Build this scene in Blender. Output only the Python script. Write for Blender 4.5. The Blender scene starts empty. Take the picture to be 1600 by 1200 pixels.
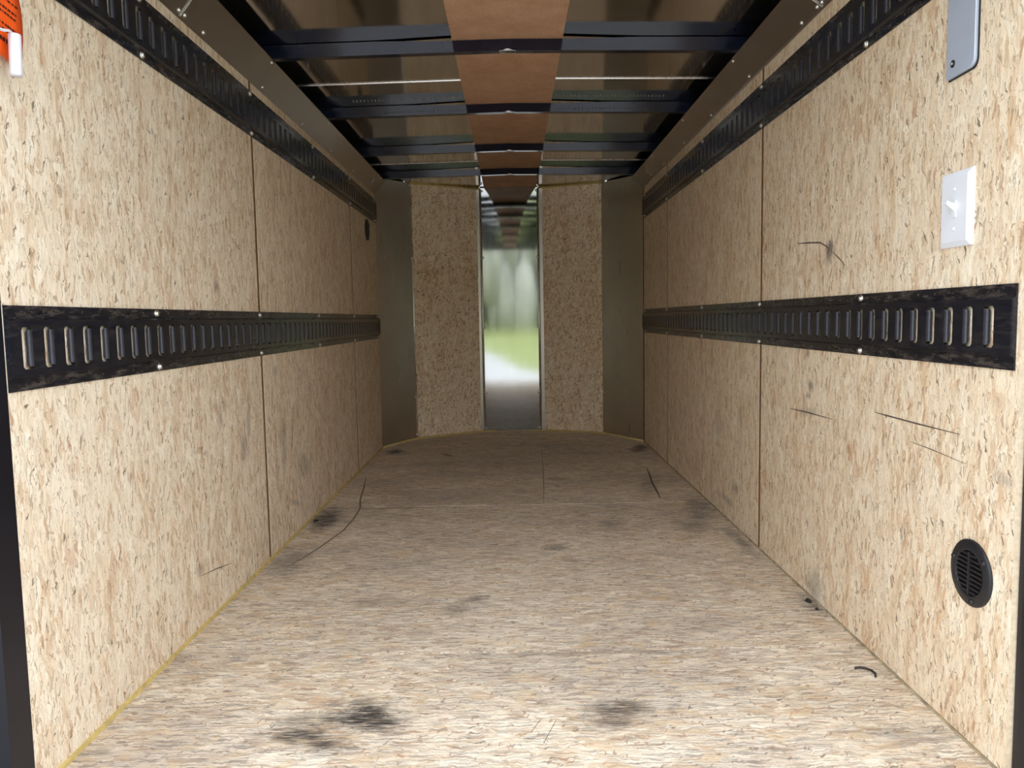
import bpy, math, random
from mathutils import Vector, Matrix
random.seed(7)
scene = bpy.context.scene
COL = scene.collection
H = 0.658            # eye height above the trailer floor
W = 0.684            # half width between the side walls

# ------------------------------------------------------------------ camera
def camera_matrix(pitch, yaw, roll, loc):
    F = Vector((math.sin(yaw)*math.cos(pitch), math.cos(yaw)*math.cos(pitch), math.sin(pitch)))
    R = Vector((math.cos(yaw), -math.sin(yaw), 0)); U = R.cross(F)
    R2 = math.cos(roll)*R + math.sin(roll)*U; U2 = math.cos(roll)*U - math.sin(roll)*R
    m = Matrix((R2, U2, -F)).transposed().to_4x4(); m.translation = loc
    return m
cd = bpy.data.cameras.new('camera'); cam = bpy.data.objects.new('camera', cd); COL.objects.link(cam)
cam.matrix_world = camera_matrix(-0.08505, -0.00182, -0.01788, Vector((0, 0, H)))
cd.sensor_width = 36; cd.lens = 36*1200/1600; cd.clip_start = 0.02; cd.clip_end = 300
scene.camera = cam

# ------------------------------------------------------------------ sky, exposure
world = bpy.data.worlds.new('overcast_sky'); scene.world = world; world.use_nodes = True
bg = world.node_tree.nodes['Background']
bg.inputs['Color'].default_value = (0.90, 0.96, 1.06, 1); bg.inputs['Strength'].default_value = 1.0
vs = scene.view_settings
vs.view_transform = 'Standard'; vs.look = 'None'; vs.gamma = 1; vs.use_curve_mapping = False
vs.exposure = 1.93
scene.cycles.max_bounces = 10; scene.cycles.diffuse_bounces = 6; scene.cycles.glossy_bounces = 5

# ------------------------------------------------------------------ material helpers
class NT:
    def __init__(s, name):
        s.m = bpy.data.materials.new(name); s.m.use_nodes = True; s.t = s.m.node_tree
        s.b = s.t.nodes['Principled BSDF']
    def n(s, typ, **kw):
        nd = s.t.nodes.new(typ)
        for k, v in kw.items(): setattr(nd, k, v)
        return nd
    def put(s, sock, v):
        if isinstance(v, bpy.types.NodeSocket): s.t.links.new(v, sock)
        elif v is not None: sock.default_value = v
    def math(s, op, a, b=None, c=None, clamp=False):
        nd = s.n('ShaderNodeMath', operation=op, use_clamp=clamp)
        for i, v in enumerate((a, b, c)):
            if v is not None: s.put(nd.inputs[i], v)
        return nd.outputs[0]
    def vmath(s, op, a, b=None):
        nd = s.n('ShaderNodeVectorMath', operation=op); s.put(nd.inputs[0], a)
        if b is not None: s.put(nd.inputs[1], b)
        return nd.outputs[1] if op == 'LENGTH' else nd.outputs[0]
    def mapping(s, v, loc=(0,0,0), rot=0, scale=(1,1,1)):
        nd = s.n('ShaderNodeMapping'); s.put(nd.inputs[0], v)
        nd.inputs[1].default_value = loc; nd.inputs[2].default_value = (0,0,rot); nd.inputs[3].default_value = scale
        return nd.outputs[0]
    def noise(s, v, scale=5, detail=3, rough=.55, dim='3D', dist=0):
        nd = s.n('ShaderNodeTexNoise', noise_dimensions=dim); s.put(nd.inputs['Vector'], v)
        nd.inputs['Scale'].default_value = scale; nd.inputs['Detail'].default_value = detail
        nd.inputs['Roughness'].default_value = rough; nd.inputs['Distortion'].default_value = dist
        return nd.outputs[0], nd.outputs[1]
    def voro(s, v, scale=1, dim='2D', feature='F1', rnd=1):
        nd = s.n('ShaderNodeTexVoronoi', voronoi_dimensions=dim, feature=feature); s.put(nd.inputs['Vector'], v)
        nd.inputs['Scale'].default_value = scale; nd.inputs['Randomness'].default_value = rnd
        return nd
    def ramp(s, f, stops, interp='LINEAR'):
        nd = s.n('ShaderNodeValToRGB'); s.put(nd.inputs[0], f); cr = nd.color_ramp; cr.interpolation = interp
        while len(cr.elements) < len(stops): cr.elements.new(.5)
        for e, (p, c) in zip(cr.elements, stops):
            e.position = p; e.color = (c, c, c, 1) if isinstance(c, (int, float)) else (*c, 1)
        return nd.outputs[0]
    def mix(s, f, a, b, mode='MIX'):
        nd = s.n('ShaderNodeMix', data_type='RGBA', blend_type=mode)
        s.put(nd.inputs[0], f)
        for k, v in ((6, a), (7, b)):
            if isinstance(v, tuple): v = (*v, 1)
            s.put(nd.inputs[k], v)
        return nd.outputs[2]
    def step(s, x, lo, hi):
        nd = s.n('ShaderNodeMapRange', interpolation_type='SMOOTHSTEP'); s.put(nd.inputs[0], x)
        nd.inputs[1].default_value = lo; nd.inputs[2].default_value = hi
        return nd.outputs[0]
    def bump(s, h, strength=.3, dist=.001):
        nd = s.n('ShaderNodeBump'); s.put(nd.inputs['Height'], h)
        nd.inputs['Strength'].default_value = strength; nd.inputs['Distance'].default_value = dist
        s.t.links.new(nd.outputs[0], s.b.inputs['Normal'])
    def out(s, col=None, rough=None, metal=None, spec=None):
        for k, v in (('Base Color', col), ('Roughness', rough), ('Metallic', metal), ('Specular IOR Level', spec)):
            if v is None: continue
            if isinstance(v, tuple): v = (*v, 1)
            s.put(s.b.inputs[k], v)
        return s.m

def plain(name, col, rough=.5, metal=0, spec=.5, vary=.12, scale=40):
    t = NT(name); tc = t.n('ShaderNodeTexCoord').outputs['Object']
    f, _ = t.noise(tc, scale, 4)
    lo = tuple(c*(1-vary) for c in col); hi = tuple(min(1, c*(1+vary)) for c in col)
    return t.out(t.ramp(f, [(.3, lo), (.7, hi)]), rough, metal, spec)

PALE, CREAM, TAN, RUST = (.88,.765,.59), (.83,.68,.485), (.68,.485,.30), (.54,.31,.165)
def osb(name, au, av, seed=0, cross=.25, grey=0, fleck=1.0, bright=1.0, stains=(), worn=0):
    """strand board: au/av = world axes across / along the main grain (metres)"""
    t = NT(name); tc = t.n('ShaderNodeTexCoord').outputs['Object']
    sp = t.n('ShaderNodeSeparateXYZ'); t.put(sp.inputs[0], tc)
    cb = t.n('ShaderNodeCombineXYZ'); t.put(cb.inputs[0], sp.outputs[au]); t.put(cb.inputs[1], sp.outputs[av])
    uv = cb.outputs[0]
    base = t.mapping(uv, loc=(seed*3.17, seed*1.91, 0))
    _, dn = t.noise(base, 45, 2, .6, '2D')
    wob = t.vmath('MULTIPLY', t.vmath('SUBTRACT', dn, (.5,.5,.5)), (.012,.03,0))
    p = t.vmath('ADD', base, wob)
    def strands(rot, su, sv, off):
        q = t.mapping(t.mapping(p, rot=rot), loc=(off, off*.7, 0), scale=(1/su, 1/sv, 1))
        v = t.voro(q); s = t.n('ShaderNodeSeparateColor'); t.put(s.inputs[0], v.outputs['Color'])
        return s.outputs[0], s.outputs[1], v.outputs['Distance']
    a1, a2, _ = strands(.04, .009, .075, 1.3)
    b1, b2, _ = strands(.28, .008, .050, 5.1)
    c1, c2, _ = strands(-.40 if cross < .5 else 1.2, .007, .040, 9.7)
    r = t.n('ShaderNodeMix'); t.put(r.inputs[0], t.math('GREATER_THAN', b2, .60)); t.put(r.inputs[2], a1); t.put(r.inputs[3], b1)
    r2 = t.n('ShaderNodeMix'); t.put(r2.inputs[0], t.math('GREATER_THAN', c2, .80-.3*cross)); t.put(r2.inputs[2], r.outputs[0]); t.put(r2.inputs[3], c1)
    tone = r2.outputs[0]
    big, _ = t.noise(t.mapping(base, scale=(13, 4, 1)), 1, 4, .65, '2D')
    tone = t.math('ADD', t.math('MULTIPLY', tone, .62), t.math('MULTIPLY', t.math('SUBTRACT', big, .32), .9))
    g = lambda c: tuple((x*(1-grey) + grey*sum(c)/3*k)*bright for x, k in zip(c, (1.04,.99,.92)))
    col = t.ramp(tone, [(0, g(PALE)), (.5, g(CREAM)), (.70, g(tuple((x+y)/2 for x, y in zip(CREAM, TAN)))), (.86, g(TAN)), (1.0, g(RUST))])
    bx = t.n('ShaderNodeSeparateColor'); _, bc = t.noise(t.mapping(p, scale=(30, 15, 1)), 1, 2.5, .6, '2D', .5); t.put(bx.inputs[0], bc)
    col = t.mix(t.math('MULTIPLY', t.step(bx.outputs[0], .60, .72), .50), col, g((.66,.42,.24)))      # resin-red flakes
    col = t.mix(t.math('MULTIPLY', t.step(bx.outputs[1], .58, .70), .55), col, g((.95,.86,.68)))      # pale clean flakes
    # fine fibres along the grain
    fib, _ = t.noise(t.mapping(p, scale=(420, 30, 1)), 1, 3, .7, '2D')
    col = t.mix(1, col, t.ramp(fib, [(.30, .74), (.46, .98), (.70, 1.08)]), 'MULTIPLY')
    # short curled ticks, flecks and splinter gaps
    tick, tcol = t.noise(t.mapping(p, rot=.1, scale=(150, 46, 1)), 1, 1.5, .55, '2D', 1.3)
    tx = t.n('ShaderNodeSeparateColor'); t.put(tx.inputs[0], tcol)
    col = t.mix(t.math('MULTIPLY', t.step(tx.outputs[1], .620, .69), .60*fleck, clamp=True), col, (.28,.175,.10))
    line = t.math('SUBTRACT', 1, t.step(t.math('ABSOLUTE', t.math('SUBTRACT', tick, .5)), .006, .022))
    line = t.math('MULTIPLY', line, t.step(tx.outputs[2], .46, .56))
    col = t.mix(t.math('MULTIPLY', line, .62*fleck, clamp=True), col, (.21,.125,.07))
    def flecks(rot, su, sv, off, keep, size, dark, amt):
        nonlocal col
        a, b, dist = strands(rot, su, sv, off)
        m = t.math('MULTIPLY', t.math('GREATER_THAN', b, 1-keep), t.math('SUBTRACT', 1, t.step(dist, size*.4, size)))
        col = t.mix(t.math('MULTIPLY', m, amt), col, dark)
    flecks(.50, .016, .070, 33, .30*fleck, .13, (.12,.075,.045), .8)
    flecks(-.25, .020, .080, 39, .30*fleck, .22, (.42,.22,.11), .6)
    if cross > .4: flecks(1.1, .014, .05, 45, .45, .18, (.34,.20,.11), .7)
    if worn:   # ground-in grey dirt in the open grain
        dn1, _ = t.noise(t.mapping(base, scale=(3.2, 1.6, 1)), 1, 5, .65, '2D')
        fine, _ = t.noise(t.mapping(p, scale=(210, 17, 1)), 1, 3, .75, '2D')
        m = t.math('MULTIPLY', t.step(fine, .43, .66), t.ramp(dn1, [(.25, .45), (.7, 1.0)]))
        col = t.mix(t.math('MULTIPLY', m, worn), col, (.20,.17,.145))
        col = t.mix(t.math('MULTIPLY', t.step(dn1, .42, .75), worn*.45), col, (.30,.25,.21))
    if worn:
        col = t.mix(t.math('MULTIPLY', t.step(bx.outputs[2], .57, .70), .40), col, (.62,.44,.24))
    if stains:
        edge, _ = t.noise(t.mapping(uv, scale=(26, 13, 1)), 1, 5, .7, '2D')
        streak, _ = t.noise(t.mapping(uv, scale=(190, 22, 1)), 1, 4, .7, '2D')
        for (su, sv, ru, rv, rot, amt, dark) in stains:
            q = t.vmath('SUBTRACT', uv, (su, sv, 0))
            q = t.mapping(t.mapping(q, rot=rot), scale=(1/ru, 1/rv, 1))
            d = t.math('ADD', t.vmath('LENGTH', q), t.math('MULTIPLY', t.math('SUBTRACT', edge, .5), 1.7))
            m = t.math('SUBTRACT', 1, t.step(d, .15, 1.15))
            m = t.math('MULTIPLY', t.math('MULTIPLY', m, t.ramp(streak, [(.32, .25), (.55, 1.0)])), amt, clamp=True)
            col = t.mix(m, col, dark)
    t.bump(t.math('ADD', fib, t.math('MULTIPLY', tone, .6)), .35, .0008)
    return t.out(col, .72, 0, .25)

BLK = (.028,.026,.028); GRY = (.13,.115,.10); BRN = (.10,.06,.035)
floor_stains = [  # along y, along x, radii (y, x), turn, strength, colour
    (1.230,-.262,.075,.092,-.35,1.0,(.05,.042,.038)), (1.222,-.255,.045,.055,-.35,.8,(.04,.034,.03)), (1.165,-.335,.036,.105,-.35,.95,(.06,.05,.042)), (1.222,-.37,.024,.04,0,.7,(.09,.075,.06)),
    (1.235,.165,.055,.075,-.2,.9,(.09,.07,.052)), (1.20,.140,.03,.06,0,.7,(.11,.09,.07)),
    (2.53,-.635,.19,.06,.1,.95,(.045,.045,.048)), (2.05,-.62,.14,.07,.2,.6,(.12,.11,.10)), (3.83,-.60,.10,.055,0,.95,BLK),
    (2.60,.63,.22,.07,-.15,.75,(.085,.083,.085)), (2.36,.56,.12,.07,0,.55,GRY), (2.95,.52,.2,.05,-.2,.5,GRY), (3.80,.625,.13,.06,-.3,.95,BLK), (2.2,.655,.2,.03,0,.7,(.10,.095,.09)),
    (1.76,-.10,.03,.045,0,.75,(.10,.09,.08)), (1.69,-.14,.05,.05,.4,.6,(.13,.10,.075)), (1.75,-.32,.04,.10,0,.5,(.20,.14,.09)),
    (2.163,.117,.04,.04,0,.7,(.11,.09,.075)), (2.40,.30,.07,.05,0,.55,(.13,.11,.09)), (1.70,.67,.09,.035,0,.8,(.10,.095,.085)),
    (1.15,.60,.04,.10,0,.55,(.17,.15,.12)), (3.1,.17,.05,.04,0,.4,GRY), (1.46,.1,.012,.35,.0,.45,(.13,.11,.09)), (3.55,.0,.5,.5,0,.25,(.16,.12,.09)),
    (2.66,-.42,.02,.25,0,.5,(.12,.095,.075)), (3.70,-.33,.06,.03,.4,.7,(.10,.06,.04)),
]
right_stains = [  # y, z
    (1.668,.789,.026,.030,0,.9,(.13,.11,.10)), (1.69,.772,.03,.008,.3,.4,(.25,.22,.18)), (1.764,.492,.022,.016,0,.85,(.09,.085,.09)), (1.776,.468,.016,.010,0,.7,(.12,.11,.11)),
    (1.782,.565,.014,.012,0,.6,(.18,.14,.10)), (1.30,.372,.014,.04,0,.5,(.27,.19,.13)), (1.78,.43,.10,.014,.1,.45,(.22,.18,.14)),
    (1.06,.42,.03,.010,0,.6,(.32,.26,.22)), (1.72,.03,.07,.05,0,.55,(.2,.19,.16)), (2.3,.35,.02,.05,0,.5,(.13,.10,.08)), (2.55,.30,.05,.10,0,.35,(.2,.17,.14)),
    (2.35,.12,.05,.025,.2,.6,(.15,.12,.1)), (2.45,.06,.10,.02,0,.5,(.15,.13,.11)),
]
left_stains = [
    (1.79,.745,.018,.030,0,.8,(.11,.09,.08)), (1.775,.44,.016,.035,0,.55,(.24,.20,.18)), (1.80,.47,.02,.02,0,.5,(.25,.18,.13)), (1.35,.389,.016,.014,.5,.75,(.36,.17,.09)),
    (1.92,.35,.03,.05,0,.5,(.17,.13,.1)), (1.96,.40,.02,.09,.1,.5,(.18,.15,.13)), (2.25,.30,.04,.10,0,.45,(.16,.13,.11)), (2.2,.52,.03,.02,0,.5,(.17,.13,.1)),
    (2.45,.20,.10,.05,.2,.45,(.15,.12,.1)), (1.15,.30,.016,.03,.2,.5,(.50,.25,.13)), (1.62,.13,.03,.02,.5,.6,(.2,.15,.11)), (2.35,.10,.08,.015,.3,.5,(.15,.12,.1)),
]
M = {}
M['edge'] = plain('sawn_board_edge', (.72,.58,.40), .8, 0, .2, .15, 120)
M['osb_left'] = osb('strand_board_left', 1, 2, 1, .2, .10, 1.0, 1.0, left_stains)
M['osb_right'] = osb('strand_board_right', 1, 2, 2, .2, .0, 1.0, 1.0, right_stains)
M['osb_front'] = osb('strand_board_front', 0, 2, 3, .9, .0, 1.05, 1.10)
M['osb_floor'] = osb('strand_board_floor', 1, 0, 4, .45, .16, .8, 1.0, floor_stains, worn=.88)

def galv(name, col, rough, wave=.0, vary=.08, wscale=(3,3,3), wdist=.01):
    t = NT(name); tc = t.n('ShaderNodeTexCoord').outputs['Object']
    f, _ = t.noise(tc, 3, 4, .6); g, _ = t.noise(t.mapping(tc, scale=(60, 60, 4)), 1, 3, .6)
    lo = tuple(c*(1-vary) for c in col); hi = tuple(min(1, c*(1+vary)) for c in col)
    c = t.ramp(f, [(.3, lo), (.7, hi)])
    if wave:
        h, _ = t.noise(t.mapping(tc, scale=wscale), 1, 1, .4); t.bump(h, wave, wdist)
    return t.out(c, t.math('MULTIPLY', rough, t.math('ADD', .75, t.math('MULTIPLY', g, .5))), 1.0)
M['cove'] = galv('dull_metal_cove', (.46,.42,.39), .33, .25, .08, (5,1.5,5), .01)
M['facet'] = galv('dull_metal_facet', (.54,.515,.475), .30, .3, .08, (6,6,2), .008)
M['mirror'] = galv('bright_metal_panel', (.50,.51,.50), .07, .10, .05, (1.2,1.2,14), .0010)
M['roof'] = galv('roof_metal', (.66,.65,.655), .09, .12, .06, (3,5,3), .003)
M['zinc'] = galv('zinc_screw', (.78,.78,.76), .28)
M['strap'] = plain('pale_grey_metal', (.50,.56,.66), .38, .25, .5, .05, 12)
M['rib'] = plain('black_rib_paint', (.008,.010,.022), .13, 0, .55, .2, 20)
M['frame'] = plain('black_frame_paint', (.007,.007,.011), .30, 0, .35, .25, 15)
M['plastic'] = plain('black_plastic', (.014,.014,.016), .42, 0, .4, .15, 60)
M['void'] = plain('black_void', (.004,.004,.004), .9, 0, .1)
M['stud'] = plain('brown_stud', (.20,.10,.052), .6, 0, .3, .3, 30)
M['bead'] = plain('yellow_adhesive', (.60,.46,.17), .6, 0, .3, .2, 60)
M['beadR'] = plain('dusty_adhesive', (.40,.32,.20), .7, 0, .3, .4, 40)
M['white'] = plain('white_plastic', (.80,.82,.86), .35, 0, .5, .02, 20)
M['tube'] = plain('white_tube', (.72,.70,.74), .4, 0, .4, .03, 20)
M['orange'] = plain('orange_card', (.90,.11,.012), .45, 0, .4, .06, 20)
M['ink'] = plain('black_ink', (.05,.012,.008), .6, 0, .3)
M['skin'] = plain('outer_skin', (.05,.05,.055), .4, 0, .5)
M['mark'] = plain('dark_scuff', (.13,.10,.075), .8, 0, .2, .4, 90)
M['markf'] = plain('faint_scuff', (.20,.155,.115), .8, 0, .2, .4, 90)
M['wire'] = plain('black_wire', (.02,.018,.018), .5)
M['concrete'] = plain('pale_concrete', (.50,.49,.475), .8, 0, .3, .08, 3)
M['grass'] = plain('lawn_green', (.27,.31,.10), .9, 0, .2, .25, .6)
M['leaf'] = plain('tree_foliage', (.36,.36,.30), .9, 0, .2, .25, .25)
def plyw():
    t = NT('brown_hardboard'); tc = t.n('ShaderNodeTexCoord').outputs['Object']
    f, _ = t.noise(tc, 14, 5, .65); g, _ = t.noise(tc, 260, 2, .6)
    c = t.ramp(f, [(.3, (.43,.25,.145)), (.55, (.50,.30,.18)), (.75, (.56,.35,.22))])
    c = t.mix(1, c, t.ramp(g, [(.3, .85), (.7, 1.12)]), 'MULTIPLY')
    return t.out(c, .75, 0, .25)
M['ply'] = plyw()
def rail_paint(name, dust):
    t = NT(name); tc = t.n('ShaderNodeTexCoord').outputs['Object']
    f, _ = t.noise(t.mapping(tc, scale=(30, 22, 110)), 1, 5, .75); s, _ = t.noise(t.mapping(tc, scale=(200, 30, 200)), 1, 3, .6)
    m = t.math('MULTIPLY', t.step(f, .42, .72), t.math('MULTIPLY', s, dust*1.7), clamp=True)
    c = t.mix(m, (.009,.010,.015), (.20,.16,.12))
    return t.out(c, t.math('ADD', .19, t.math('MULTIPLY', m, .55)), 0, .5)
M['rail'] = rail_paint('black_rail_paint', .12)
M['railf'] = rail_paint('dusty_rail_flange', .42)
M['lip'] = plain('lit_slot_edge', (.030,.030,.040), .36, .2, .6, .3, 80)  # rolled edge coloured lighter than the rail for the light it catches

# ------------------------------------------------------------------ mesh helpers
class MB:
    def __init__(s): s.v, s.f, s.mi = [], [], []
    def add(s, verts, faces, mi=0):
        o = len(s.v); s.v += [tuple(v) for v in verts]; s.f += [tuple(i+o for i in f) for f in faces]; s.mi += [mi]*len(faces)
        return s
    def box(s, a, b, mi=0):
        x0,y0,z0 = (min(p,q) for p,q in zip(a,b)); x1,y1,z1 = (max(p,q) for p,q in zip(a,b))
        v = [(x0,y0,z0),(x1,y0,z0),(x1,y1,z0),(x0,y1,z0),(x0,y0,z1),(x1,y0,z1),(x1,y1,z1),(x0,y1,z1)]
        return s.add(v, [(0,3,2,1),(4,5,6,7),(0,1,5,4),(1,2,6,5),(2,3,7,6),(3,0,4,7)], mi)
    def prism(s, poly, vec, mi=0):
        """extrude a 3D polygon by vec"""
        n = len(poly); a = [Vector(p) for p in poly]; b = [p+Vector(vec) for p in a]
        f = [tuple(range(n))[::-1], tuple(range(n, 2*n))] + [(i, (i+1)%n, n+(i+1)%n, n+i) for i in range(n)]
        return s.add(a+b, f, mi)
    def strip(s, la, lb, mi=0):
        n = len(la); return s.add(list(la)+list(lb), [(i, i+1, n+i+1, n+i) for i in range(n-1)], mi)
    def tube(s, pts, r, seg=8, mi=0):
        P = [Vector(p) for p in pts]; rings = []
        for i, p in enumerate(P):
            d = (P[min(i+1, len(P)-1)] - P[max(i-1, 0)]).normalized()
            a = d.orthogonal().normalized() if i == 0 else (a - d*a.dot(d)).normalized()
            b = d.cross(a)
            rr = r[i] if isinstance(r, (list, tuple)) else r
            rings.append([p + (a*math.cos(2*math.pi*k/seg) + b*math.sin(2*math.pi*k/seg))*rr for k in range(seg)])
        v = [q for R in rings for q in R]; f = []
        for i in range(len(P)-1):
            for k in range(seg): f.append((i*seg+k, i*seg+(k+1)%seg, (i+1)*seg+(k+1)%seg, (i+1)*seg+k))
        f += [tuple(range(seg))[::-1], tuple((len(P)-1)*seg+k for k in range(seg))]
        return s.add(v, f, mi)
    def mesh(s, name, mats, smooth=False):
        me = bpy.data.meshes.new(name); me.from_pydata(s.v, [], s.f)
        for m in (mats if isinstance(mats, (list, tuple)) else [mats]): me.materials.append(M[m])
        for p, i in zip(me.polygons, s.mi): p.material_index = i; p.use_smooth = smooth
        me.validate(); me.update(); return me
    def build(s, name, mats, parent=None, loc=(0,0,0), smooth=False, bevel=0):
        return link(name, s.mesh(name, mats, smooth), parent, loc, bevel)
def link(name, me, parent=None, loc=(0,0,0), bevel=0):
    o = bpy.data.objects.new(name, me); COL.objects.link(o); o.location = loc
    if parent: o.parent = parent
    if bevel:
        b = o.modifiers.new('bevel', 'BEVEL'); b.width = bevel; b.segments = 2; b.limit_method = 'ANGLE'
    return o
def tag(o, label=None, cat=None, group=None, kind=None):
    for k, v in (('label', label), ('category', cat), ('group', group), ('kind', kind)):
        if v: o[k] = v
    return o
def empty(name, loc=(0,0,0)):
    o = bpy.data.objects.new(name, None); COL.objects.link(o); o.location = loc; o.empty_display_size = .05; return o

def screw_mesh(name, r, h, mat='zinc', normal=(1,0,0)):
    """washer, domed head and a cross recess; axis along normal"""
    n = Vector(normal).normalized(); a = n.orthogonal().normalized(); b = n.cross(a); mb = MB(); seg = 10
    rings = [(r, 0), (r, h*.25), (r*.74, h*.3), (r*.66, h*.8), (r*.38, h), (r*.18, h*.72)]
    v = [a*math.cos(2*math.pi*k/seg)*rr + b*math.sin(2*math.pi*k/seg)*rr + n*z for rr, z in rings for k in range(seg)]
    f = [(i*seg+k, i*seg+(k+1)%seg, (i+1)*seg+(k+1)%seg, (i+1)*seg+k) for i in range(len(rings)-1) for k in range(seg)]
    f.append(tuple((len(rings)-1)*seg+k for k in range(seg)))
    mb.add(v, f); return mb.mesh(name, mat, True)

# ------------------------------------------------------------------ ground outside
P0,P1,P2,P3,P4,P5 = [Vector(p) for p in ((-.690,3.945,0),(-.548,4.228,0),(-.174,4.467,0),(.160,4.467,0),(.510,4.318,0),(.684,4.003,0))]
FR = [P0,P1,P2,P3,P4,P5]
GZ = -.48
drive = [(-7,9,GZ),(-7,-27,GZ),(-4.2,-20,GZ),(-.9,-12.5,GZ),(.6,-8.6,GZ),(2.2,-6.6,GZ),(7,-3.5,GZ),(7,9,GZ)]
o = MB().prism(drive[::-1], (0,0,-.1)).build('driveway', 'concrete'); tag(o, 'pale concrete driveway behind the open trailer, mirrored in the front panel', 'driveway', kind='structure')
mb = MB(); n = 40
mb.add([(x*140/n-70, y*110/n-95, GZ-.03+(.0)) for y in range(n+1) for x in range(n+1)], [(y*(n+1)+x, y*(n+1)+x+1, (y+1)*(n+1)+x+1, (y+1)*(n+1)+x) for y in range(n) for x in range(n)])
o = mb.build('lawn', 'grass'); tag(o, 'green lawn beyond the driveway, mirrored in the front panel', 'lawn', kind='stuff')
mb = MB()
ico_v = []; 
for i in range(5):
    for k in range(8):
        th = math.pi*(i+.5)/5; ph = 2*math.pi*k/8; ico_v.append(Vector((math.sin(th)*math.cos(ph), math.sin(th)*math.sin(ph), math.cos(th))))
ico_f = [(i*8+k, i*8+(k+1)%8, (i+1)*8+(k+1)%8, (i+1)*8+k) for i in range(4) for k in range(8)] + [tuple(range(8))[::-1], tuple(32+k for k in range(8))]
for i in range(150):
    c = Vector((random.uniform(-60, 60), random.uniform(-82, -72), random.uniform(1, 12.0))); r = random.uniform(3, 6)
    mb.add([c + Vector((v.x, v.y, v.z*.9))*r*random.uniform(.85, 1.15) for v in ico_v], ico_f)
o = mb.build('tree_line', 'leaf', smooth=True); tag(o, 'hazy line of trees across the lawn, mirrored in the front panel', 'trees', kind='stuff')

# ------------------------------------------------------------------ floor
fl = MB().prism([(-.75,.93,-.07),(.75,.93,-.07),(.75,4.003,-.07)] + [(p.x*1.03, p.y+.03, -.07) for p in reversed(FR)] + [(-.75,3.945,-.07)], (0,0,.051)).build('floor', 'frame')
tag(fl, 'worn strand board trailer floor with dark stains', 'floor', kind='structure')
yseam = [.95, 1.4715, 2.677, 3.885]; g = .0028
XF = W+.004
for i in range(3):
    MB().prism([(-XF,yseam[i]+g,-.018),(XF,yseam[i]+g,-.018),(XF,yseam[i+1]-g,-.018),(-XF,yseam[i+1]-g,-.018)], (0,0,.018)).build('floor_panel', 'osb_floor', fl)
MB().prism([(-XF,yseam[3]+g,-.018),(XF,yseam[3]+g,-.018)] + [(p.x, p.y, -.018) for p in reversed(FR)], (0,0,.018)).build('floor_panel', 'osb_floor', fl)

# ------------------------------------------------------------------ side walls
T = .0095
ZT = 1.345
def side_wall(s, name, mat, ys, ye, seams, label):
    wl = MB().box((s*.722, 1.03, -.07), (s*.75, ye+.05, 1.44)).build(name, 'skin')
    tag(wl, label, 'wall', kind='structure')
    edges = [ys] + seams + [ye]; gp = .0095
    for i in range(len(edges)-1):
        a = edges[i] + (gp if i else 0); b = edges[i+1] - (gp if i < len(edges)-2 else 0)
        pb = MB().box((s*W, a, .004), (s*(W+T), b, ZT)); pb.mi = [1, 1, 1, 0, 1, 0]; pb.build('wall_panel', [mat, 'edge'], wl)
    for y in seams:
        MB().box((s*(W+.0012), y-.0093, .004), (s*.722, y+.0093, ZT)).build('stud', 'stud', wl)
    return wl
wall_l = side_wall(-1, 'wall_left', 'osb_left', 1.0335, 3.94, [2.090, 3.325], 'pale strand board side wall carrying the orange tag')
wall_r = side_wall(1, 'wall_right', 'osb_right', 1.034, 3.998, [2.122, 3.400], 'pale strand board side wall carrying the light switch')

# ------------------------------------------------------------------ front wall of five facets
wf = MB(); 
for i in range(5):
    a, b = FR[i], FR[i+1]; d = (b-a).normalized(); nrm = Vector((-d.y, d.x, 0))   # outward
    wf.prism([a+nrm*.03+Vector((0,0,-.07)), b+nrm*.03+Vector((0,0,-.07)), b+nrm*.05+Vector((0,0,-.07)), a+nrm*.05+Vector((0,0,-.07))], (0,0,1.52))
wf = wf.build('wall_front', 'void'); tag(wf, 'rounded front wall of strand board and metal facets', 'wall', kind='structure')
def facet(i, name, mat, z0, za, zb, inset, ea=0, eb=0, label=None):
    a, b = FR[i].copy(), FR[i+1].copy(); d = (b-a).normalized(); nrm = Vector((-d.y, d.x, 0))
    a += d*ea; b -= d*eb
    th = .010
    A, B = a-nrm*inset, b-nrm*inset; A2, B2 = a+nrm*th, b+nrm*th; mb = MB()
    z = lambda p, h: (p.x, p.y, h)
    v = [z(A,z0), z(B,z0), z(B2,z0), z(A2,z0), z(A,za), z(B,zb), z(B2,zb), z(A2,za)]
    if i == 2:      # the centre sheet bows a few millimetres into the room
        nu, nz = 20, 8; g = []
        for r in range(nz+1):
            for c in range(nu+1):
                t = c/nu; q = A + (B-A)*t - nrm*.0045*(1-(2*t-1)**2); g.append((q.x, q.y, z0+(za-z0)*r/nz))
        mb.add(g, [(r*(nu+1)+c, r*(nu+1)+c+1, (r+1)*(nu+1)+c+1, (r+1)*(nu+1)+c) for r in range(nz) for c in range(nu)])
        o = mb.build(name, mat, wf, smooth=True)
        if label: o['label'] = label
        return o, a, b, nrm, d
    mb.add(v, [(0,3,2,1),(4,5,6,7),(0,1,5,4),(1,2,6,5),(2,3,7,6),(3,0,4,7)])
    o = mb.build(name, mat, wf)
    if label: o['label'] = label
    return o, a, b, nrm, d
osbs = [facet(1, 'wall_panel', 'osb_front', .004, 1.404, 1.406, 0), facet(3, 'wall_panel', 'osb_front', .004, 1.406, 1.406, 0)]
left_m = facet(0, 'metal_sheet', 'facet', .004, 1.379, 1.399, .004, 0, -.012, 'dull grey metal corner sheet')
mid_m = facet(2, 'metal_sheet', 'mirror', .004, 1.402, 1.402, .006, .004, .004, 'bright mirror-like centre metal sheet')
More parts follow.
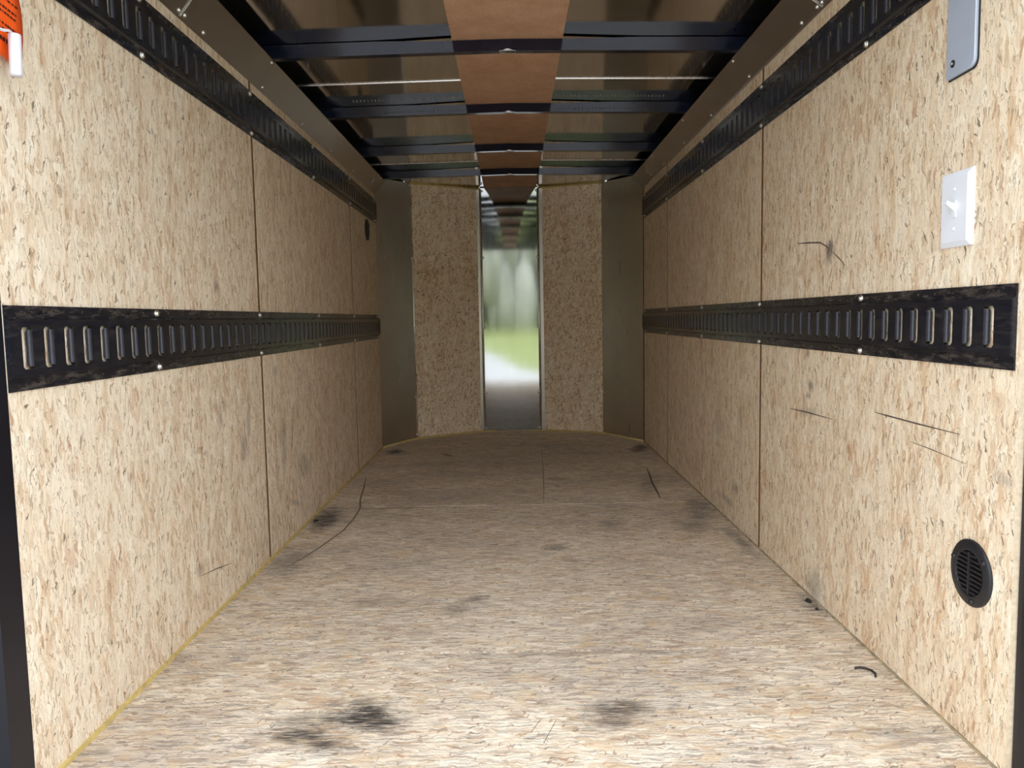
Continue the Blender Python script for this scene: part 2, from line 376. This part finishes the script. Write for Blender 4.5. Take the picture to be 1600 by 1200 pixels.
right_m = facet(4, 'metal_sheet', 'facet', .004, 1.399, 1.384, .004, -.012, 0, 'dull grey metal corner sheet')
sc_f = {}
def hem(p, nrm, z0, z1, off, r=.0045):
    c = p - nrm*off
    MB().tube([(c.x,c.y,z0),(c.x,c.y,z1)], r, 8).build('sheet_hem', 'zinc', wf, smooth=True)
def fscrews(p, nrm, zs, off):
    me = screw_mesh('screw', .0075, .005, 'zinc', -nrm)
    for z in zs: c = p - nrm*off; link('screw', me, wf, (c.x, c.y, z))
# corner sheets: hem on the strand-board side; centre sheet: hem on both sides
for (o_, a, b, nrm, d), which in ((left_m, 'b'), (right_m, 'a')):
    p = b if which == 'b' else a; q = p - d*.004*(1 if which == 'b' else -1)
    hem(p, nrm, .006, 1.39, .004); fscrews(q - d*.004*(1 if which == 'b' else -1), nrm, (.025, .235, .617, .995, 1.385), .005)
_, a, b, nrm, d = mid_m
hem(a, nrm, .006, 1.395, .006, .0055); hem(b, nrm, .006, 1.395, .006, .0055)
for p, k in ((a, 1), (b, -1)): fscrews(p + d*.007*k, nrm, (.02, .229, .608, 1.008, 1.385), .007)
# dark returned edges beside the centre sheet
for p, k in ((FR[2], -1), (FR[3], 1)):
    q0 = p + d*k*.004; q1 = p + d*k*.022
    MB().prism([(q0.x,q0.y-.010,.005),(q1.x,q1.y-.012-.0,.005),(q1.x,q1.y+.0,.005),(q0.x,q0.y+.004,.005)], (0,0,1.39)).build('joint_strip', 'cove', wf)
# adhesive bead along foot and head of the facets
def bead(name, pts, r, mat):
    return MB().tube(pts, r, 6).build(name, mat, smooth=True)
ins = [Vector((p.x*.992, p.y-.004, 0)) for p in FR]
bd = bead('trim_1', [(p.x, p.y, .003) for p in ins], .0065, 'bead'); tag(bd, 'thin yellow adhesive bead along the foot of the front wall', 'trim', kind='structure')
bead('adhesive_bead', [(p.x, p.y, 1.3985) for p in ins[1:3]], .0055, 'bead').parent = bd
bead('adhesive_bead', [(p.x, p.y, 1.3985) for p in ins[3:5]], .0055, 'bead').parent = bd
bl = MB().box((-W+.0045, 1.02, 0), (-W-.002, 3.945, .0075)).build('trim_2', 'bead'); tag(bl, 'yellow adhesive strip along the foot of the left wall', 'trim', kind='structure')
br = MB().box((W-.003, 1.03, 0), (W+.002, 4.0, .0030)).build('trim_3', 'beadR'); tag(br, 'dusty adhesive strip along the foot of the right wall', 'trim', kind='structure')

# ------------------------------------------------------------------ ceiling
def cz(x): return 1.408 - .012*abs(x)/W
ce = MB()
for s in (-1, 1):
    ce.add([(0,.93,cz(0)+.004),(s*.75,.93,cz(.75)+.004),(s*.75,4.62,cz(.75)+.004),(0,4.62,cz(0)+.004),(0,.93,1.46),(s*.75,.93,1.46),(s*.75,4.62,1.46),(0,4.62,1.46)],
           [(0,1,2,3),(4,5,6,7),(0,1,5,4),(1,2,6,5),(2,3,7,6)])
ce = ce.build('ceiling', 'skin'); tag(ce, 'shiny metal trailer roof lining seen between the black ribs', 'ceiling', kind='structure')
ysh = [.94, 1.245, 2.478, 3.722, 4.60]
for i in range(4):
    a, b = ysh[i]+.001, ysh[i+1]-.001; mb = MB()
    for s in (-1, 1):
        mb.strip([(s*.74*k/8, a, cz(.74*k/8)+.0015) for k in range(9)], [(s*.74*k/8, b, cz(.74*k/8)+.0015) for k in range(9)])
    mb.build('roof_sheet', 'roof', ce, smooth=True)
for y in ysh[1:4]:   # folded lap seams with a crimped lower edge
    mb = MB()
    for s in (-1, 1):
        x0 = .149
        mb.add([(s*x0,y-.0018,cz(x0)+.001),(s*.72,y-.0018,cz(.72)+.001),(s*.72,y,cz(.72)-.0022),(s*x0,y,cz(x0)-.0022),(s*x0,y+.0018,cz(x0)+.001),(s*.72,y+.0018,cz(.72)+.001)], [(0,1,2,3),(3,2,5,4)])
    mb.build('lap_seam', 'zinc', ce)
mb = MB()
for k in range(-42, 43):        # seam's reflection shaped as raised dots, just before the second rib
    x = k*.0125
    if abs(x) < .16: continue
    mb.add([(x-.0018, 2.668, cz(x)+.001), (x+.0018, 2.668, cz(x)+.001), (x+.0004, 2.672, cz(x)-.0022), (x+.001, 2.682, cz(x)+.001), (x-.001, 2.682, cz(x)+.001)], [(0,1,2),(1,3,2),(3,4,2),(4,0,2)])
st = mb.build('crimp_reflection', 'zinc', ce); st['kind'] = 'stuff'
mb = MB(); hw = .148
mb.add([(-hw,.95,cz(hw)-.004),(0,.95,cz(0)-.005),(hw,.95,cz(hw)-.004),(hw,4.455,cz(hw)-.004),(0,4.455,cz(0)-.005),(-hw,4.455,cz(hw)-.004),
        (-hw,.95,cz(hw)+.0005),(hw,.95,cz(hw)+.0005),(hw,4.455,cz(hw)+.0005),(-hw,4.455,cz(hw)+.0005)],
       [(0,1,4,5),(1,2,3,4),(0,5,9,6),(2,7,8,3),(5,4,3,8,9),(0,6,7,2,1)])
st = mb.build('hardboard_strip', 'ply'); tag(st, 'brown hardboard strip running down the middle of the ceiling', 'board')
for y, lab in ((1.505, None), (2.120, 'black steel roof rib nearest the camera, crossing the brown strip'), (2.735, 'second black roof rib from the camera, just beyond the row of mirrored dots'),
               (3.350, 'third black roof rib from the camera'), (3.890, 'farthest black roof rib, just before the rounded front wall')):
    mb = MB(); wd = .024
    if lab is None: lab = 'black roof rib ahead of all those in view, seen only mirrored in the front panel'
    zb = lambda x: 1.3725 - .012*abs(x)/W
    for s in (-1, 1):
        prof = lambda x: [(x, y+.002, cz(x)-.0055 if abs(x) < .2 else cz(x)-.0002), (x, y, zb(x)), (x, y+wd, zb(x)), (x, y+wd-.002, cz(x)-.0055 if abs(x) < .2 else cz(x)-.0002)]
        xs = [0, s*.1495, s*.1505, s*.35, s*.55, s*.70]
        for k in range(len(xs)-1):
            A, B = prof(xs[k]), prof(xs[k+1])
            if abs(xs[k]) < .15: fix = cz(xs[k])-.0053; A = [(p[0],p[1],fix if j in (0,3) else p[2]) for j,p in enumerate(A)]
            mb.add(A+B, [(0,1,5,4),(1,2,6,5),(2,3,7,6)])
    o = mb.build('roof_rib', 'rib'); tag(o, lab, 'roof rib', 'black roof ribs')
    nb = MB().add([(-.022,y+.001,zb(.022)-.0005),(.022,y+.001,zb(.022)-.0005),(0,y-.001,zb(0)+.004),(-.022,y+wd*.9,zb(.022)-.0008),(.022,y+wd*.9,zb(.022)-.0008),(0,y+wd*.9,zb(0)-.0016)], [(0,1,2),(0,3,5,2),(2,5,4,1),(3,4,5)])
    nb.build('ridge_notch', 'cove', o)

# cove strips between walls and roof
def cove(n, s, z0, x1, label):
    mb = MB(); y0, y1 = .95, (3.945 if s < 0 else 4.0)
    a = (W-.001, z0); m1 = (W-.016, z0+.035); b = (x1, 1.359); lipx = (x1-.002, 1.3602)
    prof = [(W-.001, z0-.0), (W-.004, z0+.004), b, lipx, (x1+.003, 1.3606), (W+.02, 1.362)]
    for i in range(len(prof)-1):
        mb.strip([(s*prof[i][0], y, prof[i][1]) for y in (y0, 1.66, y1)], [(s*prof[i+1][0], y, prof[i+1][1]) for y in (y0, 1.66, y1)])
    o = mb.build('trim_%d' % n, 'cove'); tag(o, label, 'trim', kind='structure')
    d = Vector((s*(x1-(W-.004)), 0, 1.359-z0-.004)); nrm = Vector((-s*d.z, 0, s*d.x)).normalized() if s > 0 else Vector((d.z, 0, -d.x)).normalized()
    if nrm.z > 0: nrm = -nrm
    me = screw_mesh('screw', .0055, .0045, 'zinc', nrm)
    def at(y, t): return Vector((s*(W-.004), y, z0+.004)) + d*t + nrm*.0006
    lo = (1.10,1.64,1.668,1.765,2.17,2.57,2.97,3.37) if s < 0 else (1.10,1.705,1.73,1.82,2.21,2.62,3.02,3.42)
    for y in lo: link('screw', me, o, at(y, .10))
    for y in ((1.52,2.13,2.77,3.40,3.84) if s < 0 else (1.55,2.19,2.82,3.43,3.86)): link('screw', me, o, at(y, .93))
    yj = 1.655 if s < 0 else 1.717                                   # lap joint
    MB().prism([at(yj, 0)+nrm*.0002, at(yj, 1)+nrm*.0002, at(yj+.0025, 1)+nrm*.0002, at(yj+.0025, 0)+nrm*.0002], nrm*.0012).build('lap_joint', 'zinc', o)
    yk = 3.74 if s < 0 else 3.70                                     # sealant smear
    MB().tube([at(yk, .15)+nrm*.001, at(yk+.01, .55)+nrm*.001, at(yk-.06, .85)+nrm*.001], .0018, 5).build('sealant_smear', 'zinc', o)
    return o
cove(4, -1, 1.293, .6310, 'dull metal cove strip along the top of the left wall')
cove(5, 1, 1.312, .6190, 'dull metal cove strip along the top of the right wall')

# rear frame posts and header
for n, s, lab in ((6, -1, 'black steel door post at the near end of the left wall'), (7, 1, 'black steel door post at the near end of the right wall')):
    r = 0 if s < 0 else .0075
    pl = [(W+r, 1.033 if s < 0 else 1.031), (W+r, .985), (W+r+.016, .962), (W+r+.020, .90), (.79, .90), (.79, 1.032), (W+T+.001, 1.0331 if s < 0 else 1.032)]
    o = MB().prism([(s*x, y, -.07) for x, y in pl], (0,0,1.53)).build('trim_%d' % n, 'frame'); tag(o, lab, 'door frame', kind='structure')
o = MB().box((-.79, .90, 1.36), (.79, .95, 1.46)).build('trim_8', 'frame'); tag(o, 'black steel header above the trailer opening', 'door frame', kind='structure')

# ------------------------------------------------------------------ tie-down rails
RW, PITCH = .1185, .0508
def tie_rail(s, z0, y0, y1, slot0, bolts, label):
    """s: wall side; local x = into the room, y = along, z = up from the lower edge"""
    k = -s
    X = lambda n: k*n
    mb = MB(); n0, n1 = .0024, .0088
    prof = [(0,0),(n0,0),(n0,.0175),(n1,.0205),(n1,.0300)]
    prof2 = [(n1,.0885),(n1,.0980),(n0,.1010),(n0,RW),(0,RW)]
    L = y1-y0
    for pr in (prof, prof2):
        for i in range(len(pr)-1):
            fl = pr[i][0] <= n0 and pr[i+1][0] <= n0
            a, b = pr[i], pr[i+1]
            mb.strip([(X(a[0]), 0, a[1]), (X(a[0]), L, a[1])], [(X(b[0]), 0, b[1]), (X(b[0]), L, b[1])], 1 if fl else 0)
    za, zb = .0300, .0885; hwid = .0120; c = .004
    slots = []; y = slot0-y0
    while y < L-.005:
        slots.append(y); y += PITCH
    for ye in (0, L):                            # closed rail ends
        mb.add([(X(q[0]), ye, q[1]) for q in prof+prof2], [tuple(range(len(prof+prof2)))])
    prev = 0
    for y in slots:
        a, b = max(0, y-hwid), min(L, y+hwid)
        if a > prev: mb.add([(X(n1),prev,za),(X(n1),a,za),(X(n1),a,zb),(X(n1),prev,zb)], [(0,1,2,3)])
        for yy, sg in ((a, 1), (b, -1)):        # clipped slot corners
            mb.add([(X(n1),yy,za),(X(n1),yy+sg*c,za),(X(n1),yy,za+c)], [(0,1,2)])
            mb.add([(X(n1),yy,zb),(X(n1),yy+sg*c,zb),(X(n1),yy,zb-c)], [(0,1,2)])
        prev = b
    if prev < L: mb.add([(X(n1),prev,za),(X(n1),L,za),(X(n1),L,zb),(X(n1),prev,zb)], [(0,1,2,3)])
    o = mb.build('tie_down_rail', ['rail', 'railf'], loc=(s*W, y0, z0)); tag(o, label, 'rail', 'slotted tie-down rails')
    lm = MB()                                    # rolled slot edges, far and near
    arc = [(0, n1), (-.0020, n1-.0003), (-.0042, n1-.0013), (-.0058, n1-.0032), (-.0064, n1-.0058)]
    for sg in (1, -1):
        for i in range(len(arc)-1):
            (ya, na), (yb, nb) = arc[i], arc[i+1]
            if sg < 0: ya, yb = ya*.35, yb*.35
            lm.strip([(X(na), sg*(hwid+ya), za+.003), (X(na), sg*(hwid+ya), zb-.003)], [(X(nb), sg*(hwid+yb), za+.003+.001*i), (X(nb), sg*(hwid+yb), zb-.003-.001*i)])
    lme = lm.mesh('slot_lip', 'lip', True)
    for y in slots:
        if y > hwid*.4: link('slot_lip', lme, o, (0, y, 0))
    hm = MB()
    for y in slots:
        for z in (.0085, RW-.0085):
            if all(abs(y+y0-b) > .014 for b in bolts):
                hm.add([(X(n0+.0003), y+dy, z+dz) for dy, dz in ((-.0016,-.002),(.0016,-.002),(.0020,0),(.0016,.002),(-.0016,.002),(-.0020,0))], [(0,1,2,3,4,5)])
    h = hm.build('lit_hole_edges', 'cove', o); h['kind'] = 'stuff'  # pale discs standing for the lit edges of the punched holes
    me = screw_mesh('bolt', .0072, .0055, 'zinc', (k, 0, 0))
    for b in bolts:
        for z in (.0085, RW-.0085): link('bolt', me, o, (X(n0), b-y0, z))
    return o
LB = (1.478, 2.082, 2.717, 3.322, 3.90); RB = (1.508, 2.126, 2.766, 3.396, 3.95)
lrail = tie_rail(-1, H-.0885, 1.035, 3.942, 1.070, LB, 'black slotted steel rail at mid height on the left wall')
tie_rail(1, H-.0830, 1.044, 3.998, 1.093, RB, 'black slotted steel rail at mid height on the right wall, below the switch')
tie_rail(-1, H+.4925, 1.031, 3.942, 1.055, LB, 'upper black slotted rail on the left wall, above the orange tag')
tie_rail(1, H+.4985, 1.044, 3.998, 1.060, RB, 'upper black slotted rail on the right wall, under the metal cove')

# ------------------------------------------------------------------ vents
def vent(s, y, z, r, label, detail):
    k = -s; root = empty('wall_vent', (s*W, y, z)); tag(root, label, 'vent', 'round wall vents'); seg = 40
    P = lambda rr, a, n: (k*n, rr*math.cos(a), rr*math.sin(a))
    prof = [(r, 0), (r, .0025), (r*.965, .0045), (r*.72, .0060), (r*.69, .0060), (r*.665, .0040), (r*.665, .0012)]
    mb = MB(); A = [2*math.pi*i/seg for i in range(seg)]
    v = [P(rr, a, n) for rr, n in prof for a in A]
    f = [(j*seg+i, j*seg+(i+1)%seg, (j+1)*seg+(i+1)%seg, (j+1)*seg+i) for j in range(len(prof)-1) for i in range(seg)]
    mb.add(v, f); mb.build('flange', 'plastic', root, smooth=True)
    MB().add([P(r*.67, a, .0012) for a in A], [tuple(range(seg))]).build('vent_opening', 'void', root)
    ri = r*.662; nl = 9 if detail else 7
    for i in range(nl):
        zz = ri*(-1 + 2*(i+.75)/(nl+.5)); hw = math.sqrt(max(0, ri*ri-zz*zz))*.98
        if hw < .004: continue
        t = ri/(nl+.5)*.42
        MB().prism([(k*.0016, -hw, zz-t), (k*.0055, -hw, zz-t*1.0), (k*.0060, -hw, zz+t*.6), (k*.0016, -hw, zz+t*1.1)], (0, 2*hw, 0)).build('louver', 'plastic', root)
    MB().box((k*.0014, -r*.045, -ri*.97), (k*.0064, r*.045, ri*.97)).build('centre_bar', 'plastic', root)
    me = screw_mesh('screw', r*.10, .0035, 'plastic', (k, 0, 0))
    for a in (2.5, -.15+.5, -1.75) if s > 0 else (.6, 2.6, -1.57):
        q = P(r*.84, a, .0050); link('screw', me, root, q)
vent(1, 1.1255, H-.393, .0505, 'round black louvred vent low on the right wall by the door post', True)
vent(-1, 3.70, H+.432, .051, 'small round black vent high on the left wall at the far end', False)

# ------------------------------------------------------------------ light switch
sw = empty('light_switch', (W, 1.190, H+.154)); tag(sw, 'white toggle light switch plate on the right wall', 'light switch')
hy, hz = .0405, .0570
plate = MB().add([(0,-hy,-hz),(0,hy,-hz),(0,hy,hz),(0,-hy,hz),(-.0035,-hy,-hz),(-.0035,hy,-hz),(-.0035,hy,hz),(-.0035,-hy,hz),
          (-.0075,-hy+.008,-hz+.008),(-.0075,hy-.006,-hz+.008),(-.0075,hy-.006,hz-.008),(-.0075,-hy+.008,hz-.008)],
         [(0,1,5,4),(1,2,6,5),(2,3,7,6),(3,0,4,7),(4,5,9,8),(5,6,10,9),(6,7,11,10),(7,4,8,11),(8,9,10,11)]).build('cover_plate', 'white', sw, bevel=.001)
bez = MB().box((-.0070,-.0055,-.0125),(-.0086,.0055,.0125)).build('toggle_bezel', 'white', sw)
MB().add([(-.008,-.0042,-.004),(-.008,.0042,-.004),(-.008,.0042,.008),(-.008,-.0042,.008),(-.021,-.0034,.007),(-.021,.0034,.007),(-.020,.0034,.013),(-.020,-.0034,.013)],
         [(0,3,2,1),(4,5,6,7),(0,1,5,4),(1,2,6,5),(2,3,7,6),(3,0,4,7)]).build('toggle', 'white', bez, bevel=.0008)
me = screw_mesh('screw', .0032, .0016, 'white', (-1,0,0))
for z in (-.030, .030): link('screw', me, plate, (-.0075, 0, z))

# ------------------------------------------------------------------ pale grey metal strap above the switch
sp = empty('metal_strap', (W, 1.188, H+.352)); tag(sp, 'pale grey metal strap with rounded corner hanging above the light switch', 'metal strap')
a, b, zt = .037, -.036, .24
poly = [(a, .002), (a, zt), (b, zt), (b, .016)] + [(b+.013*(1-math.cos(t)), .016-.013*math.sin(t)) for t in (.3,.6,.9,1.2,1.5)]
poly = [(0, p, q) for p, q in poly]
MB().prism(poly, (-.0065, 0, 0)).build('strap_body', 'strap', sp, bevel=.0012)
MB().prism([(-.0002, p[1]-.002*(1 if p[1] < 0 else 0), p[2]-.0022) for p in poly], (-.0018, 0, 0)).build('dark_edge', 'plastic', sp)  # thin dark layer showing past the strap's near and lower edges
me = screw_mesh('rivet', .0058, .0022, 'plastic', (-1,0,0)); rv = link('rivet', me, sp, (-.0066, .018, .022))
link('rivet_core', screw_mesh('rivet_core', .0032, .0032, 'zinc', (-1,0,0)), rv, (-.0001, 0, 0))

# ------------------------------------------------------------------ orange tag with white tube
tg = empty('warning_tag', (-W, 1.03, H+.34)); tag(tg, 'orange warning tag with black print at the top of the left wall', 'tag')
def tgp(u, v):   # u along y, v up; the card bows off the wall
    return (.004 + .012*math.sin(min(1, max(0, v/.17))*math.pi), u, v)
def redge(v): return .069 - .13*max(0, v-.045)*.55 if v > .045 else .069
nv, nu = 14, 6; mb = MB(); vv = []
for j in range(nv+1):
    for i in range(nu+1):
        v = .20*j/nv; u0, u1 = -.05, redge(v)
        low = .010 - .14*(u0+(u1-u0)*i/nu - .084)*-.55 if False else 0
        u = u0+(u1-u0)*i/nu
        vb = .022 + (.03-u)*.12 + v*(1-.11)
        vv.append(tgp(u, vb))
mb.add(vv, [(j*(nu+1)+i, j*(nu+1)+i+1, (j+1)*(nu+1)+i+1, (j+1)*(nu+1)+i) for j in range(nv) for i in range(nu)])
card = mb.build('card', 'orange', tg, smooth=True); sd = card.modifiers.new('thickness', 'SOLIDIFY'); sd.thickness = .0012; sd.offset = -1
pr = MB(); rnd = random.Random(3)
rows = [.040, .054, .061, .076, .083, .095, .104, .113, .120, .127, .134, .141, .148, .155, .162, .169, .176, .183, .190]
for ri, v in enumerate(rows):
    u = -.04; end = redge(v) - (.014 if ri not in (5,) else .008)
    if ri == 0: hgt = .0052
    else: hgt = .0026
    while u < end:
        wl = rnd.uniform(.0015, .0065)
        p = [tgp(uu, vv_ + (.03-uu)*.12) for uu, vv_ in ((u, v), (u+wl, v), (u+wl, v+hgt), (u, v+hgt))]
        pr.add([(q[0]+.0008, q[1], q[2]) for q in p], [(0,1,2,3)])
        u += wl + rnd.uniform(.001, .0028)
pr = pr.build('printed_text', 'ink', tg); pr['kind'] = 'stuff'
tb = empty('white_tube', (-W, 1.060, H+.340)); tag(tb, 'small white plastic tube on a string in front of the orange tag', 'tube')
MB().tube([(.028,-.004,-.006),(.028,-.004,-.004),(.027,0,.048),(.027,0,.0495)], [.0068,.0076,.0080,.0070], 14).build('tube_body', 'tube', tb, smooth=True)
MB().tube([(.027,.0,.0485),(.027,-.012,.0500),(.026,-.022,.047),(.025,-.045,.044),(.022,-.07,.043)], [.0014,.0018,.0022,.0016,.0016], 6).build('string', 'tube', tb, smooth=True)

# ------------------------------------------------------------------ small things on the floor
hk = MB().tube([(.622,1.371,.003),(.632,1.371,.004),(.641,1.366,.004),(.647,1.357,.004),(.648,1.346,.004),(.644,1.336,.003)], .0021, 7).build('bent_wire', 'wire', smooth=True)
tag(hk, 'short bent black wire lying on the floor near the right wall', 'wire')
def chip(y, x, sz, mat, label):
    rr = random.Random(int(y*1000)); mb = MB(); n = 7
    r0 = [(x+sz*rr.uniform(.5,1)*math.cos(2*math.pi*i/n), y+sz*1.6*rr.uniform(.5,1)*math.sin(2*math.pi*i/n)) for i in range(n)]
    mb.add([(a, b, .0) for a, b in r0] + [(x+(a-x)*.6, y+(b-y)*.6, sz*rr.uniform(.35,.7)) for a, b in r0],
           [tuple(range(n, 2*n))] + [(i, (i+1)%n, n+(i+1)%n, n+i) for i in range(n)])
    o = mb.build('debris_chip', mat); tag(o, label, 'debris'); return o
chip(1.712, .667, .009, 'wire', 'black debris chip against the right wall beside a frayed board edge')
chip(2.50, -.664, .012, 'wire', 'black debris chip against the left wall beyond the first seam')
chip(1.665, .668, .0055, 'wire', 'tiny dark splinter just nearer than the black chip at the right wall')

# ------------------------------------------------------------------ scuffs and pencil marks on the boards
def ribbon(pts, w, plane, mat, parent, lift=.0004):
    """flat mark; pts 2D in the plane; plane 'floor' (x,y) or a wall sign (y,z)"""
    P = [Vector(p) for p in pts]; la, lb = [], []
    for i, p in enumerate(P):
        d = (P[min(i+1, len(P)-1)] - P[max(0, i-1)]).normalized(); nn = Vector((-d.y, d.x))
        ww = w*(.35 if i in (0, len(P)-1) else 1)
        la.append(p+nn*ww/2); lb.append(p-nn*ww/2)
    cv = (lambda q: (q.x, q.y, lift)) if plane == 'floor' else (lambda q: (plane*(W-lift), q.x, q.y))
    return MB().strip([cv(q) for q in la], [cv(q) for q in lb]).build('scuff_mark', mat, parent)
ribbon([(-.632,3.213),(-.600,3.0),(-.575,2.80),(-.548,2.66),(-.542,2.526),(-.545,2.38),(-.575,2.203),(-.592,2.125),(-.620,2.02)], .006, 'floor', 'markf', fl)
ribbon([(.572,3.30),(.560,3.15),(.545,3.025),(.535,2.876),(.524,2.731)], .008, 'floor', 'mark', fl)
ribbon([(.135,3.78),(.123,3.3),(.112,2.95),(.10,2.69)], .003, 'floor', 'markf', fl)
ribbon([(.018,1.172),(.036,1.214)], .003, 'floor', 'markf', fl); ribbon([(.037,1.14),(.060,1.208)], .003, 'floor', 'markf', fl)
ribbon([(.31,1.30),(.318,1.288)], .0035, 'floor', 'mark', fl)
for pts, w, m in (([(1.855,.824),(1.79,.8195),(1.718,.813),(1.685,.802),(1.668,.794)], .0035, 'mark'), ([(1.655,.789),(1.62,.772),(1.584,.752)], .003, 'mark'), ([(1.796,.833),(1.795,.80)], .004, 'mark'),
                  ([(1.448,.469),(1.40,.4685),(1.30,.468),(1.168,.4685)], .0028, 'mark'), ([(1.313,.434),(1.25,.432),(1.149,.426)], .0018, 'markf'), ([(1.888,.424),(1.78,.428),(1.64,.430)], .004, 'markf'), ([(1.63,.438),(1.628,.39)], .004, 'markf')):
    ribbon(pts, w, 1, m, wall_r)
for pts, w, m in (([(1.62,.115),(1.72,.10),(1.80,.085)], .003, 'markf'), ([(1.93,.42),(1.935,.36)], .004, 'mark'), ([(2.36,.36),(2.34,.30),(2.33,.27)], .006, 'mark'), ([(2.20,.245),(2.17,.21)], .005, 'mark'), ([(1.04,.61),(1.043,.655)], .002, 'markf')):
    ribbon(pts, w, -1, m, wall_l)

# bare-metal scrapes on the left mid-height rail
rr = random.Random(5)
for k in range(9):
    y = 1.86 + rr.uniform(0, .16) - 1.035; z = rr.uniform(.022, .05); L = rr.uniform(.01, .04) if k % 3 else .012
    dz = rr.uniform(-.002, .002) if k % 3 else .02
    MB().add([(.0093, y, z), (.0093, y+L, z+dz), (.0093, y+L, z+dz+.0012), (.0093, y, z+.0012)], [(0,1,2,3)]).build('scrape', 'markf', lrail)
